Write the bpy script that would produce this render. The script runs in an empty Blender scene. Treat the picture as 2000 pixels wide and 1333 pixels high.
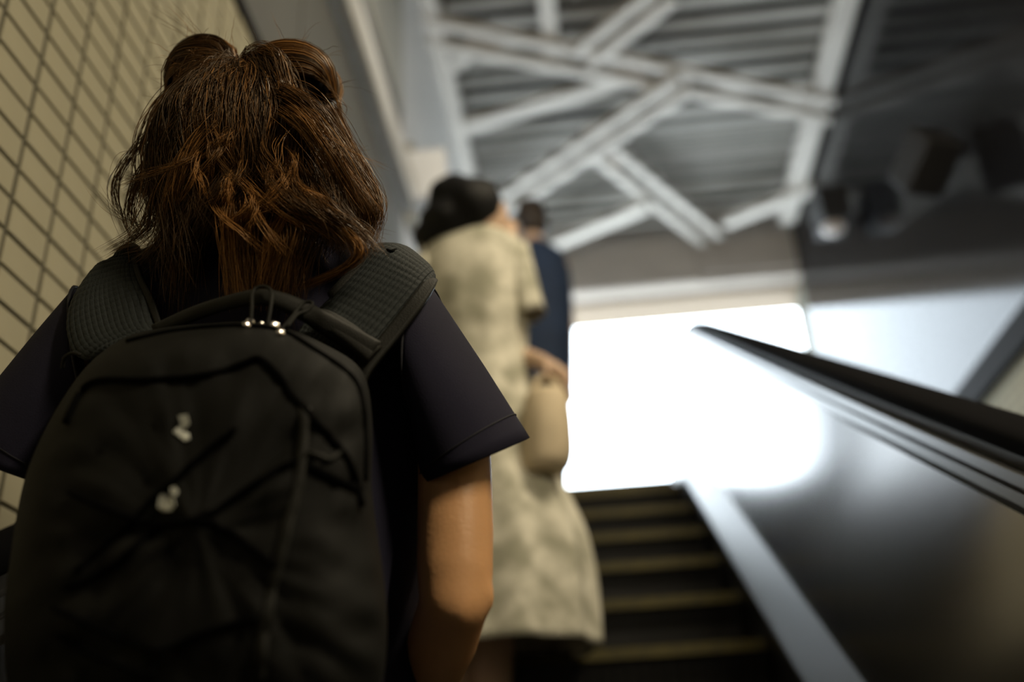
import bpy, bmesh, math, random
import numpy as np
from mathutils import Vector, Matrix, noise
from mathutils.bvhtree import BVHTree

random.seed(7); rng = np.random.default_rng(7)
SC = bpy.context.scene
COL = SC.collection

# ------------------------------------------------------------------ camera, world, exposure
FPX = 1944.0                                    # 35 mm on a 36 mm sensor, 2000 px wide
_pi, _ya, _ro = [math.radians(a) for a in (26.69, -4.05, -3.17)]
_F = np.array([math.sin(_ya)*math.cos(_pi), math.cos(_ya)*math.cos(_pi), math.sin(_pi)])
_R = np.array([math.cos(_ya), -math.sin(_ya), 0.0]); _U = np.cross(_R, _F)
_r = math.cos(_ro)*_R + math.sin(_ro)*_U; _u = -math.sin(_ro)*_R + math.cos(_ro)*_U
cam_d = bpy.data.cameras.new('camera'); cam = bpy.data.objects.new('camera', cam_d); COL.objects.link(cam)
cam_d.sensor_width = 36.0; cam_d.lens = 35.0; cam_d.clip_start = 0.05; cam_d.clip_end = 200
cam.matrix_world = Matrix(((_r[0], _u[0], -_F[0], 0), (_r[1], _u[1], -_F[1], 0), (_r[2], _u[2], -_F[2], 0), (0, 0, 0, 1)))
cam_d.dof.use_dof = True; cam_d.dof.focus_distance = 1.03; cam_d.dof.aperture_fstop = 1.8
SC.camera = cam
w = bpy.data.worlds.new('sky'); SC.world = w; w.use_nodes = True
bg = w.node_tree.nodes['Background']
bg.inputs['Color'].default_value = (0.80, 0.91, 1.0, 1); bg.inputs['Strength'].default_value = 11.0
vs = SC.view_settings; vs.view_transform = 'Standard'; vs.look = 'None'; vs.gamma = 1; vs.exposure = 0.0; vs.use_curve_mapping = False
SC.cycles.use_denoising = True
SC.cycles.max_bounces = 8; SC.cycles.sample_clamp_indirect = 6.0

def ray(px, py): return _F + _r*(px-1000)/FPX - _u*(py-666.5)/FPX
def P(px, py, Y): d = ray(px, py); return Vector(d*(Y/d[1]))
def PX(px, py, X): d = ray(px, py); return Vector(d*(X/d[0]))
def pix(p):
    p = np.array(p); return 1000+FPX*(p@_r)/(p@_F), 666.5-FPX*(p@_u)/(p@_F)

# ------------------------------------------------------------------ materials
MATS = {}
def mat(name, col, rough=.6, metal=0., spec=.5, var=0., vscale=8., bump=0., bscale=60., stretch=(1, 1, 1), col2=None, emit=None, sheen=0., sub=0., aniso=0., tangent=None, coat=0.):
    m = bpy.data.materials.new(name); m.use_nodes = True; MATS[name] = m
    nt = m.node_tree; b = nt.nodes['Principled BSDF']
    b.inputs['Base Color'].default_value = (*col, 1); b.inputs['Roughness'].default_value = rough
    b.inputs['Metallic'].default_value = metal; b.inputs['Specular IOR Level'].default_value = spec
    b.inputs['Sheen Weight'].default_value = sheen; b.inputs['Coat Weight'].default_value = coat
    if sub: b.inputs['Subsurface Weight'].default_value = sub; b.inputs['Subsurface Radius'].default_value = (.012, .005, .003)
    if aniso:
        b.inputs['Anisotropic'].default_value = aniso
        if tangent:
            c = nt.nodes.new('ShaderNodeCombineXYZ')
            for i in range(3): c.inputs[i].default_value = tangent[i]
            nt.links.new(c.outputs[0], b.inputs['Tangent'])
    if emit: b.inputs['Emission Color'].default_value = (*emit[0], 1); b.inputs['Emission Strength'].default_value = emit[1]
    tc = nt.nodes.new('ShaderNodeTexCoord'); mp = nt.nodes.new('ShaderNodeMapping')
    mp.inputs['Scale'].default_value = stretch; nt.links.new(tc.outputs['Object'], mp.inputs['Vector'])
    if var or col2:
        n = nt.nodes.new('ShaderNodeTexNoise'); n.inputs['Scale'].default_value = vscale; n.inputs['Detail'].default_value = 4
        nt.links.new(mp.outputs[0], n.inputs['Vector'])
        r = nt.nodes.new('ShaderNodeValToRGB'); c2 = col2 or tuple(x*(1-var) for x in col)
        r.color_ramp.elements[0].color = (*c2, 1); r.color_ramp.elements[1].color = (*col, 1)
        r.color_ramp.elements[0].position = .38; r.color_ramp.elements[1].position = .62
        nt.links.new(n.outputs['Fac'], r.inputs[0]); nt.links.new(r.outputs[0], b.inputs['Base Color'])
    if bump:
        n2 = nt.nodes.new('ShaderNodeTexNoise'); n2.inputs['Scale'].default_value = bscale; n2.inputs['Detail'].default_value = 3
        nt.links.new(mp.outputs[0], n2.inputs['Vector'])
        bp = nt.nodes.new('ShaderNodeBump'); bp.inputs['Strength'].default_value = bump; bp.inputs['Distance'].default_value = .01
        nt.links.new(n2.outputs['Fac'], bp.inputs['Height']); nt.links.new(bp.outputs[0], b.inputs['Normal'])
    return m
INC = (0.0, math.cos(math.radians(30)), .5)
mat('tile', (.44, .41, .30), .8, spec=.12, var=.06, vscale=5)
mat('grout', (.09, .085, .06), .9, bump=.2)
mat('panel_grey', (.14, .14, .13), .5, var=.12, vscale=2)
mat('panel_white', (.58, .58, .57), .45, var=.06, vscale=2)
mat('sign_white', (.82, .84, .88), .4)
mat('band_light', (.36, .36, .32), .5, var=.1, vscale=3)
mat('ledge_grey', (.62, .62, .60), .5, var=.1, vscale=3)
mat('trim_dark', (.015, .015, .015), .8, spec=.1)
mat('ribbed_black', (.008, .008, .009), .10, spec=.13, coat=.0)
mat('slat', (.42, .40, .36), .55, var=.12, vscale=3)
mat('deck_dark', (.02, .02, .02), .8)
mat('beam_white', (.62, .59, .54), .5, var=.08, vscale=4)
mat('lintel', (.46, .41, .36), .7, var=.1, vscale=2)
mat('soffit', (.25, .19, .13), .7, var=.05, vscale=3)
mat('pavement', (.55, .54, .52), .8, var=.15, vscale=3)
mat('concrete', (.22, .21, .19), .8, var=.15, vscale=3)
mat('step_metal', (.035, .035, .035), .45, metal=.6, bump=.5, bscale=110, stretch=(1, .02, .02))
mat('yellow', (.066, .053, .006), .6, var=.35, vscale=25)
mat('stainless', (.24, .235, .23), .21, metal=1., aniso=.88, tangent=(0., -.5, .866), var=.05, vscale=30, stretch=(1, .08, .08))
mat('skirt_metal', (.13, .128, .124), .34, metal=1.)
mat('rubber', (.006, .006, .007), .95, spec=.03)
mat('black_line', (.01, .01, .01), .5)
mat('stair_stone', (.30, .28, .25), .7, var=.2, vscale=12)
mat('fixture', (.015, .015, .016), .5)
mat('daylit_pale', (.55, .50, .47), .3)
mat('tube_lit', (1, 1, 1), .5, emit=((1, .86, .6), 6.0))
mat('lamp_body', (.6, .6, .58), .5)
mat('skin', (.80, .43, .20), .48, sub=.12, var=.08, vscale=14, bump=.06, bscale=260)
mat('skin2', (.62, .43, .31), .5, sub=.05)
mat('navy', (.0195, .0185, .036), .9, spec=.2, var=.18, vscale=7, bump=.12, bscale=700)
mat('thread', (.012, .012, .018), .8)
mat('trousers', (.03, .03, .032), .8, var=.2, vscale=12)
mat('shoe', (.05, .05, .05), .6)
mat('hair_base', (.020, .010, .005), .8)
mat('black_hair', (.004, .004, .005), .6, spec=.25, bump=.4, bscale=40, stretch=(6, 6, 1))
mat('brown_hair', (.03, .02, .014), .5, bump=.4, bscale=40, stretch=(6, 6, 1))
mat('bag_fabric', (.0088, .0088, .0076), .7, spec=.14, var=.25, vscale=9, bump=.12, bscale=500)
mat('bag_trim', (.018, .0178, .0145), .65, spec=.2, var=.2, vscale=20, bump=.15, bscale=600)
mat('bag_seam', (.0018, .0018, .0018), .9, spec=.05)
mat('bag_mesh', (.012, .017, .017), .75, bump=.3, bscale=900)
mat('metal_pull', (1., .92, .86), .22, metal=1.)
mat('reflective', (.80, .82, .74), .4, var=.5, vscale=160)
mat('navy2', (.016, .035, .085), .8, var=.2, vscale=8)
mat('tote', (.72, .60, .42), .7, var=.12, vscale=6, bump=.1, bscale=200)
mat('tote_dark', (.10, .09, .07), .7)
mat('dress', (.82, .79, .67), .8, col2=(.40, .39, .30), vscale=13, bump=.15, bscale=120)
def hair_mat():
    m = bpy.data.materials.new('hair_strand'); m.use_nodes = True; MATS['hair_strand'] = m
    nt = m.node_tree; b = nt.nodes['Principled BSDF']
    a = nt.nodes.new('ShaderNodeAttribute'); a.attribute_name = 'tone'
    r = nt.nodes.new('ShaderNodeValToRGB'); e = r.color_ramp.elements
    e[0].color = (.018, .0095, .004, 1); e[1].color = (.48, .225, .065, 1); e[1].position = 1.  # bright end puts lit highlights into the strand colour
    x = e.new(.55); x.color = (.115, .054, .017, 1)
    nt.links.new(a.outputs['Fac'], r.inputs[0]); nt.links.new(r.outputs[0], b.inputs['Base Color'])
    b.inputs['Roughness'].default_value = .38; b.inputs['Specular IOR Level'].default_value = .55
    b.inputs['Specular Tint'].default_value = (1, .75, .5, 1)
hair_mat()

# ------------------------------------------------------------------ builders
def link(o, parent=None):
    COL.objects.link(o)
    if parent is not None: o.parent = parent
    return o
def new(name, verts, faces, m, parent=None, smooth=False):
    me = bpy.data.meshes.new(name); me.from_pydata([tuple(v) for v in verts], [], faces); me.update()
    if m: me.materials.append(MATS[m])
    if smooth: me.polygons.foreach_set('use_smooth', [True]*len(me.polygons))
    return link(bpy.data.objects.new(name, me), parent)
def fix_normals(o):
    bm = bmesh.new(); bm.from_mesh(o.data); bmesh.ops.recalc_face_normals(bm, faces=bm.faces); bm.to_mesh(o.data); bm.free()
def tag(o, label=None, cat=None, group=None, kind=None):
    if label: o['label'] = label
    if cat: o['category'] = cat
    if group: o['group'] = group
    if kind: o['kind'] = kind
    return o
def empty(name, loc=(0, 0, 0)):
    o = bpy.data.objects.new(name, None); o.location = loc; o.empty_display_size = .1; return link(o)
def settle(root):
    """children were built in world space: keep them there under a moved Empty"""
    inv = Matrix.Translation(root.location).inverted()
    for c in root.children: c.matrix_parent_inverse = inv
BOXF = [(0, 3, 2, 1), (4, 5, 6, 7), (0, 1, 5, 4), (1, 2, 6, 5), (2, 3, 7, 6), (3, 0, 4, 7)]
def boxv(x0, x1, y0, y1, z0, z1):
    return [(x0, y0, z0), (x1, y0, z0), (x1, y1, z0), (x0, y1, z0), (x0, y0, z1), (x1, y0, z1), (x1, y1, z1), (x0, y1, z1)]
def box(name, x0, x1, y0, y1, z0, z1, m, parent=None, bevel=0.):
    o = new(name, boxv(x0, x1, y0, y1, z0, z1), BOXF, m, parent)
    if bevel: bev(o, bevel)
    return o
def bev(o, wd, seg=2):
    bm = bmesh.new(); bm.from_mesh(o.data)
    bmesh.ops.bevel(bm, geom=list(bm.edges), offset=wd, segments=seg, profile=.5, affect='EDGES')
    bm.to_mesh(o.data); bm.free(); return o
def bar(name, a, b, wd, h, m, parent=None, up=(0, 0, 1)):
    a, b = Vector(a), Vector(b); t = (b-a).normalized(); s = t.cross(Vector(up)).normalized(); n = s.cross(t)
    v = [p + s*sx*wd/2 + n*sy*h/2 for p in (a, b) for sx, sy in ((-1, -1), (1, -1), (1, 1), (-1, 1))]
    return new(name, v, [(0, 3, 2, 1), (4, 5, 6, 7), (0, 1, 5, 4), (1, 2, 6, 5), (2, 3, 7, 6), (3, 0, 4, 7)], m, parent)
def loft(name, rings, m, parent=None, closed=True, caps=(True, True), smooth=True, thick=0.):
    n = len(rings[0]); v = [p for r in rings for p in r]; f = []
    for i in range(len(rings)-1):
        for j in range(n if closed else n-1):
            k = (j+1) % n; f.append((i*n+j, i*n+k, (i+1)*n+k, (i+1)*n+j))
    if closed and caps[0]: f.append(tuple(range(n-1, -1, -1)))
    if closed and caps[1]: f.append(tuple((len(rings)-1)*n+j for j in range(n)))
    o = new(name, v, f, m, parent, smooth); fix_normals(o)
    if thick:
        md = o.modifiers.new('thickness', 'SOLIDIFY'); md.thickness = thick; md.offset = -1
    return o
def catmull(pts, n):
    pts = [Vector(p) for p in pts]; q = [2*pts[0]-pts[1]] + pts + [2*pts[-1]-pts[-2]]; out = []
    segs = len(pts)-1
    for i in range(n):
        t = i/(n-1)*segs; k = min(int(t), segs-1); t -= k
        a, b, c, d = q[k:k+4]
        out.append(.5*((2*b)+(c-a)*t+(2*a-5*b+4*c-d)*t*t+(-a+3*b-3*c+d)*t**3))
    return out
def tube_geo(pts, rad, k=8):
    pts = [Vector(p) for p in pts]; v = []; f = []; n = len(pts)
    rad = rad if hasattr(rad, '__len__') else [rad]*n
    ref = Vector((.3, .2, .93))
    for i, p in enumerate(pts):
        t = (pts[min(i+1, n-1)]-pts[max(i-1, 0)]).normalized(); a = t.cross(ref)
        a = a.normalized() if a.length > 1e-4 else t.orthogonal().normalized()
        b = t.cross(a)
        for j in range(k): th = 2*math.pi*j/k; v.append(p + (a*math.cos(th)+b*math.sin(th))*rad[i])
    for i in range(n-1):
        for j in range(k): f.append((i*k+j, i*k+(j+1) % k, (i+1)*k+(j+1) % k, (i+1)*k+j))
    f += [tuple(range(k-1, -1, -1)), tuple((n-1)*k+j for j in range(k))]
    return v, f
def tube(name, pts, rad, m, parent=None, k=8):
    v, f = tube_geo(pts, rad, k); return new(name, v, f, m, parent, True)
def blend(name, prims, m, voxel, smooth=6, parent=None, wob=0., wscale=8.):
    """one continuous surface grown over tapered limbs ('c') and ellipsoids ('e')"""
    bm = bmesh.new()
    for p in prims:
        if p[0] == 'e':
            mt = Matrix.Translation(p[1]) @ (p[3] if len(p) > 3 else Matrix()) @ Matrix.Diagonal((*p[2], 1))
            bmesh.ops.create_icosphere(bm, subdivisions=4, radius=1, matrix=mt)
        else:
            pts = p[1]; rad = p[2]; q = []; rr = []
            for i in range(len(pts)-1):
                for t in np.linspace(0, 1, 9)[: (9 if i == len(pts)-2 else 8)]:
                    q.append(Vector(pts[i]).lerp(Vector(pts[i+1]), t)); rr.append(rad[i]*(1-t)+rad[i+1]*t)
            v, f = tube_geo(q, rr, 16); bv = [bm.verts.new(x) for x in v]
            for ff in f: bm.faces.new([bv[i] for i in ff])
            for c, r in zip(pts, rad): bmesh.ops.create_icosphere(bm, subdivisions=3, radius=r, matrix=Matrix.Translation(c))
    me = bpy.data.meshes.new(name); bm.to_mesh(me); bm.free()
    o = bpy.data.objects.new(name, me); COL.objects.link(o)
    md = o.modifiers.new('r', 'REMESH'); md.mode = 'VOXEL'; md.voxel_size = voxel
    sm = o.modifiers.new('s', 'SMOOTH'); sm.iterations = smooth; sm.factor = .5
    dg = bpy.context.evaluated_depsgraph_get(); me2 = bpy.data.meshes.new_from_object(o.evaluated_get(dg))
    o.modifiers.clear(); o.data = me2; me2.name = name; me2.materials.clear(); me2.materials.append(MATS[m])
    if wob:
        me2.update(); nn = [v.normal.copy() for v in me2.vertices]
        for v, nv in zip(me2.vertices, nn): v.co += nv*wob*noise.noise(v.co*wscale)
    me2.polygons.foreach_set('use_smooth', [True]*len(me2.polygons))
    if parent is not None: o.parent = parent
    return o
def ellipse_ring(c, ax, bx, n=40, fold=0, fk=0, ph=0.):
    c, ax, bx = Vector(c), Vector(ax), Vector(bx)
    return [c + (ax*math.cos(t)+bx*math.sin(t))*(1+fold*math.sin(fk*t+ph)) for t in [2*math.pi*i/n for i in range(n)]]

# ------------------------------------------------------------------ the place: levels
XL, XR = -0.80, 2.04                 # side walls
ZT = 1.975                           # top of the tiled zone
ZC = 4.95                            # louvred ceiling
YE = 7.9                             # end wall with the exit
LEVEL = 1.64                         # upper landing
struct = lambda o: tag(o, kind='structure')

# left wall, tiled below, panels above
TY, TZ, GY, GZ = .1055, .0533, 1.136, 1.248
def tile_proto(x_face, sgn):
    """one tile lying in the wall plane, centred on its own origin"""
    hy, hz, d, b = (TY-.0095)/2, (TZ-.0065)/2, .0045, .0012
    v = [(-sgn*d, y*hy, z*hz) for y, z in ((-1, -1), (1, -1), (1, 1), (-1, 1))] + \
        [(-sgn*b, y*hy, z*hz) for y, z in ((-1, -1), (1, -1), (1, 1), (-1, 1))] + \
        [(0, y*(hy-b), z*(hz-b)) for y, z in ((-1, -1), (1, -1), (1, 1), (-1, 1))]
    f = [(8, 9, 10, 11)]
    for i in range(4):
        j = (i+1) % 4; f += [(i, j, 4+j, 4+i), (4+i, 4+j, 8+j, 8+i)]
    return v, f
def tiled_wall(wall, x, sgn, y0, y1, z0, z1, seen):
    v0, f0 = tile_proto(x, sgn); me = bpy.data.meshes.new('tile'); me.from_pydata(v0, [], f0); me.materials.append(MATS['tile']); me.update()
    cells = []
    for i in range(int((y0-GY)//TY), int((y1-GY)//TY)+1):
        for j in range(int((z0-GZ)//TZ), int((z1-GZ)//TZ)+1):
            c = (x, GY+(i+.5)*TY, GZ+(j+.5)*TZ)
            if c[1] < y0 or c[1] > y1 or c[2]+TZ/2 > z1+.03 or c[2] < z0: continue
            q = pix(c) if np.array(c)@_F > .2 else (-999, -999)
            vis = -25 < q[0] < 2025 and -25 < q[1] < 1358 and seen(*q)
            cells.append((not vis, np.linalg.norm(c), c))
    cells.sort(); ones = [c for c in cells if not c[0]][:300]; rest = cells[len(ones):]
    for _, _, c in ones:
        o = bpy.data.objects.new('tile', me); o.location = Vector(c)+Vector((sgn*random.uniform(-.0006, .0006), 0, 0)); link(o, wall)
    nv = len(v0); V = np.array(v0); vv = np.concatenate([V+np.array(c[2]) for c in rest]); ff = [tuple(k+nv*i for k in f) for i in range(len(rest)) for f in f0]
    tag(new('tile_field', vv, ff, 'tile', wall), kind='stuff')
wl = struct(box('wall_left', XL-.25, XL-.0035, -3.2, YE, -2.6, ZC+.5, 'grout'))
tiled_wall(wl, XL, 1, -1.2, 7.8, -1.6, ZT, lambda px, py: px < 520 and py < 1010 and not (px > 180 and py > 560) and not (px > 330 and py > 130))
box('tile_cap', XL-.01, XL+.012, -3.2, YE, ZT, ZT+.035, 'trim_dark', wl)
for k, (a, b) in enumerate(((-3.2, .9), (.91, 2.35), (2.36, 4.05))):
    box('wall_panel', XL-.01, XL+.006, a, b, ZT+.035, 2.80, 'panel_grey', wl)
    box('wall_panel', XL-.01, XL+.002, a, b, 3.02, 3.42, 'panel_grey', wl)
    box('wall_panel', XL-.01, XL+.010, a, b, 3.42, 4.12, 'band_light', wl)
    box('wall_panel', XL-.01, XL+.000, a, b, 4.12, ZC, 'panel_grey', wl)
box('ledge', XL-.01, XL+.075, -3.2, 4.05, 2.80, 3.0, 'ledge_grey', wl, .008)
for a, b in ((4.06, 5.0), (5.01, 6.0), (6.01, 7.0), (7.01, YE)):
    box('wall_panel', XL-.01, XL+.006, a, b, ZT+.035, ZC, 'panel_white', wl)

# right wall: tiles below, fine black ribbed cladding above
wr = struct(box('wall_right', XR+.0235, XR+.25, -3.2, YE+.45, -2.6, ZC+.5, 'grout'))
tiled_wall(wr, XR+.02, -1, 0., 7.8, .2, ZT, lambda px, py: px > 1890 and 620 < py < 830)
box('ribbed_backing', XR+.012, XR+.03, -3.2, YE, ZT+.08, ZC, 'ribbed_black', wr)
v = []; f = []; y = 0.2; i = 0
while y < YE-.04:
    prof = [(y, .0), (y+.004, -.003), (y+.031, -.003), (y+.035, .0)]
    for yy, dx in prof: v += [(XR+dx+.012, yy, ZT+.08), (XR+dx+.012, yy, ZC)]
    n0 = i*8
    for s in range(3): f.append((n0+2*s, n0+2*s+2, n0+2*s+3, n0+2*s+1))
    y += .038; i += 1
tag(new('rib_field', v, f, 'ribbed_black', wr), kind='stuff')
box('tile_cap', XR-.02, XR+.03, -3.2, YE, ZT-.07, ZT+.085, 'trim_dark', wr, .004)

# back and lower enclosure
struct(box('wall_back', XL-.25, XR+.25, -3.4, -3.2, -2.6, ZC+.5, 'concrete'))
fl = struct(box('floor', XL-.25, XR+.25, -3.4, -1.1, -2.75, -2.0, 'concrete'))

# ceiling: dark deck with one louvre slat after another
ce = struct(box('ceiling', XL-.25, XR+.25, -3.4, YE+.1, ZC+.30, ZC+.5, 'deck_dark'))
smesh = None; y = 2.0
while y < YE-.12:
    if smesh is None:
        o = box('slat', XL, XR, -.052, .052, -.006, .006, 'slat'); smesh = o.data
        o.parent = ce
    else: o = link(bpy.data.objects.new('slat', smesh), ce)
    o.location = (0, y, ZC+random.uniform(-.012, .012)); o.rotation_euler = (math.radians(8+random.uniform(-5, 5)), 0, 0)
    y += .19
box('ceiling_panel', XL, XR, -3.2, 1.9, ZC-.01, ZC+.02, 'panel_grey', ce)

# roof steelwork under the louvres
ZB = 4.74
def Q(px, py): d = ray(px, py); return Vector(d*(ZB/d[2]))
steel = empty('roof_steelwork', (0.6, 6.0, ZB))
tag(steel, 'pale painted steel roof bracing crossing under the louvred ceiling', 'roof bracing')
def brace(a, b, wd=.085, h=.07, dz=0., double=0.):
    a, b = Vector(a), Vector(b); t = (b-a).normalized(); s = t.cross(Vector((0, 0, 1)))
    for o in ((-double/2, double/2) if double else (0.,)):
        q = bar('brace', a+s*o+Vector((0, 0, dz)), b+s*o+Vector((0, 0, dz)), wd, h, 'beam_white', steel)
brace(Q(806, 56), Q(1648, 219), .07, .07, 0, .19)
brace(Q(918, 106), Q(822, 185), .10, .06, .03)
brace(Q(1230, 160), Q(862, 268), .12, .06, .03)
brace(Q(1300, -18), Q(1135, 110), .075, .06, -.02, .16)
brace(Q(1335, 150), Q(960, 402), .07, .07, -.06, .17)
brace(Q(1180, 300), Q(1390, 468), .07, .07, .01, .17)
brace(Q(1262, 392), Q(1080, 468), .13, .07, -.05)
brace(Q(1590, 362), Q(1415, 432), .13, .07, -.02)
brace((0.0, 2.2, ZB), Q(1078, 118), .11, .08, .05)
for q in ((946, 91), (1232, 138), (1167, 269), (1205, 320)):
    c = Q(*q); box('gusset_plate', c.x-.11, c.x+.11, c.y-.09, c.y+.09, ZB+.035, ZB+.05, 'lintel', steel)
bl = box('edge_beam', XL+.01, XL+.12, 2.0, YE, ZB-.02, ZB+.16, 'beam_white', steel, .01)
brr = box('edge_beam', XR-.16, XR-.02, 2.0, YE-.3, ZB-.0, ZB+.14, 'beam_white', steel, .01)
settle(steel)

# end wall and exit
we = struct(box('wall_front', XL-.25, XR+.25, YE, YE+.18, 4.40, ZC+.5, 'lintel'))
box('wall_panel', XL, 1.16, YE-.03, YE+.01, 4.41, ZC+.1, 'lintel', we, .004)
box('wall_panel', 1.175, XR, YE-.045, YE+.01, 4.47, ZC+.1, 'lintel', we, .004)
struct(box('trim_1', XL-.25, XR+.25, YE+.18, YE+.62, 4.36, 4.50, 'soffit'))
gl = struct(box('ground', -14, 16, YE, 40, LEVEL-.3, LEVEL, 'pavement'))
struct(box('landing', XL, XR, 5.95, YE, LEVEL-.3, LEVEL-.004, 'pavement'))

# ------------------------------------------------------------------ escalator
NS = np.array([0, -.5, math.sqrt(3)/2]); NI = np.array([0, math.sqrt(3)/2, .5])
S_ARC, R_ARC = 4.62, 1.5
def path(s):
    """nosing line: straight incline that bends level at the top -> (y, z, angle)"""
    if s <= S_ARC: p = NI*s - NS; return p[1], p[2], math.radians(30)
    p = NI*S_ARC - NS; a = (s-S_ARC)/R_ARC
    th = math.radians(30)
    if a < th:
        ang = th-a
        return p[1]+R_ARC*(math.sin(th)-math.sin(ang)), p[2]+R_ARC*(math.cos(ang)-math.cos(th)), ang
    return p[1]+R_ARC*math.sin(th)+(s-S_ARC-R_ARC*th), p[2]+R_ARC*(1-math.cos(th)), 0.
LEVEL_E = path(9)[1]
SS = [-1.9] + list(np.arange(-1.5, 4.6, .5)) + list(np.arange(4.62, 5.45, .1)) + [5.6, 6.2]
def sweep(name, prof, m, parent, s_list=SS, closed=True, smooth=False):
    rings = []
    for s in s_list:
        y, z, a = path(s)
        rings.append([Vector((x, y-math.sin(a)*n, z+math.cos(a)*n)) for x, n in prof])
    return loft(name, rings, m, parent, closed=closed, smooth=smooth)
esc = empty('escalator', (-.06, 0, -1.155))
tag(esc, 'stainless steel escalator with black rubber handrails and dark yellow-edged steps', 'escalator')
XS = .44; XC = -.06
def side(sg):
    X = lambda d: XC + sg*(XS-XC+d)
    pr = lambda l: [(X(a), b) for a, b in l]
    sweep('skirt_panel', pr([(0, -.25), (.012, -.25), (.012, .055), (0, .055)]), 'trim_dark' if False else 'skirt_metal', esc)
    sweep('inner_deck', pr([(0, .05), (.004, .058), (.075, .155), (.09, .14), (.02, .04)]), 'skirt_metal', esc)
    edges = np.arange(-1.9, 6.21, 1.35)
    for a, b in zip(edges[:-1], edges[1:]):
        sl = [a+.002] + [s for s in SS if a+.01 < s < b-.01] + [b-.002]
        sweep('balustrade_panel', pr([(.072, .15), (.098, .655), (.112, .655), (.088, .15)]), 'stainless', esc, sl)
    sweep('deck_strip', pr([(.098, .655), (.094, .668), (.094, .684), (.112, .684), (.112, .655)]), 'skirt_metal', esc)
    sweep('deck_joint', pr([(.1, .684), (.1, .690), (.2, .690), (.2, .684)]), 'black_line', esc)
    sweep('deck_strip', pr([(.097, .690), (.097, .706), (.2, .706), (.2, .690)]), 'skirt_metal', esc)
    sweep('handrail_guide', pr([(.115, .706), (.115, .722), (.185, .722), (.185, .706)]), 'black_line', esc)
    hp = [(.112+.038+.041*math.copysign(abs(math.cos(t))**.6, math.cos(t)), .735+.019*math.copysign(abs(math.sin(t))**.7, math.sin(t))) for t in [2*math.pi*i/16 for i in range(16)]]
    sweep('handrail', pr(hp), 'rubber', esc, smooth=True)
    sweep('outer_panel', pr([(.185, .70), (.2, .70), (.2, -.3), (.185, -.3)]), 'stainless', esc)
side(1); side(-1)
# steps: one shared mesh, each with its yellow front edge
def step_mesh():
    hw = (XS-XC)-.006; v = []; f = []
    prof = [(0, 0), (0, -.012), (.012, -.03), (.028, -.09), (.034, -.15), (.030, -.21), (.40, -.21), (.40, 0)]
    n = len(prof); N = 56
    for i in range(N):                                   # ribbed riser and tread: alternating cleat and groove
        x0 = -hw+2*hw*i/N; x1 = -hw+2*hw*(i+1)/N; d = .0 if i % 2 else .006
        b = len(v)
        for x in (x0, x1): v += [(x, a+(d if k < 6 else 0), z-(d if k in (0, 7) else 0)) for k, (a, z) in enumerate(prof)]
        f += [(b+k, b+(k+1) % n, b+n+(k+1) % n, b+n+k) for k in range(n)]
        f += [tuple(b+k for k in range(n)), tuple(b+n+k for k in range(n-1, -1, -1))]
    me = bpy.data.meshes.new('step'); me.from_pydata(v, [], f); me.materials.append(MATS['step_metal']); me.update(); return me
sme = step_mesh()
hw = XS-XC-.006
ye = new('yellow_edge', boxv(-hw, hw, -.003, .03, -.028, .003), BOXF, 'yellow'); yme = ye.data; bpy.data.objects.remove(ye)
s = 2.63-.4*11
while s < 5.75:
    y, z, a = path(s)
    o = link(bpy.data.objects.new('step', sme), esc); o.location = (XC, y, z)
    e = link(bpy.data.objects.new('yellow_edge', yme), o)
    s += .4
box('comb_plate', XC-.5, XC+.5, path(5.75)[0]+.02, 5.96, LEVEL_E-.02, LEVEL_E+.004, 'skirt_metal', esc)
settle(esc)
# truss casing under the steps
pts = [(y-math.sin(a)*-.3, z-.3*math.cos(a)) for y, z, a in [path(q) for q in SS]]
v = [(x, a, b) for a, b in pts for x in (XC-.7, XC+.7)] + [(x, a, b-.25) for a, b in pts for x in (XC-.7, XC+.7)]
n = len(pts); f = []
for i in range(n-1): f += [(2*i, 2*i+1, 2*i+3, 2*i+2), (2*n+2*i, 2*n+2*i+2, 2*n+2*i+3, 2*n+2*i+1)]
struct(new('floor_pit', v, f, 'concrete'))
# stone stair beside the escalator
st = empty('stone_stair', (1.4, -.9, -2.0)); tag(st, 'stone stair with dark nosings between the escalator and the ribbed wall', 'stair')
nst = 22; rise = (LEVEL+2.0)/nst
stm = None
for k in range(nst):
    y0 = -1.0 + k*.3; z1 = -2.0+(k+1)*rise
    if stm is None:
        o = box('stair_step', .66, XR+.012, 0, .32, -.35, 0, 'stair_stone', st); stm = o.data
    else: o = link(bpy.data.objects.new('stair_step', stm), st)
    o.location = (0, y0, z1)
settle(st)

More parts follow.
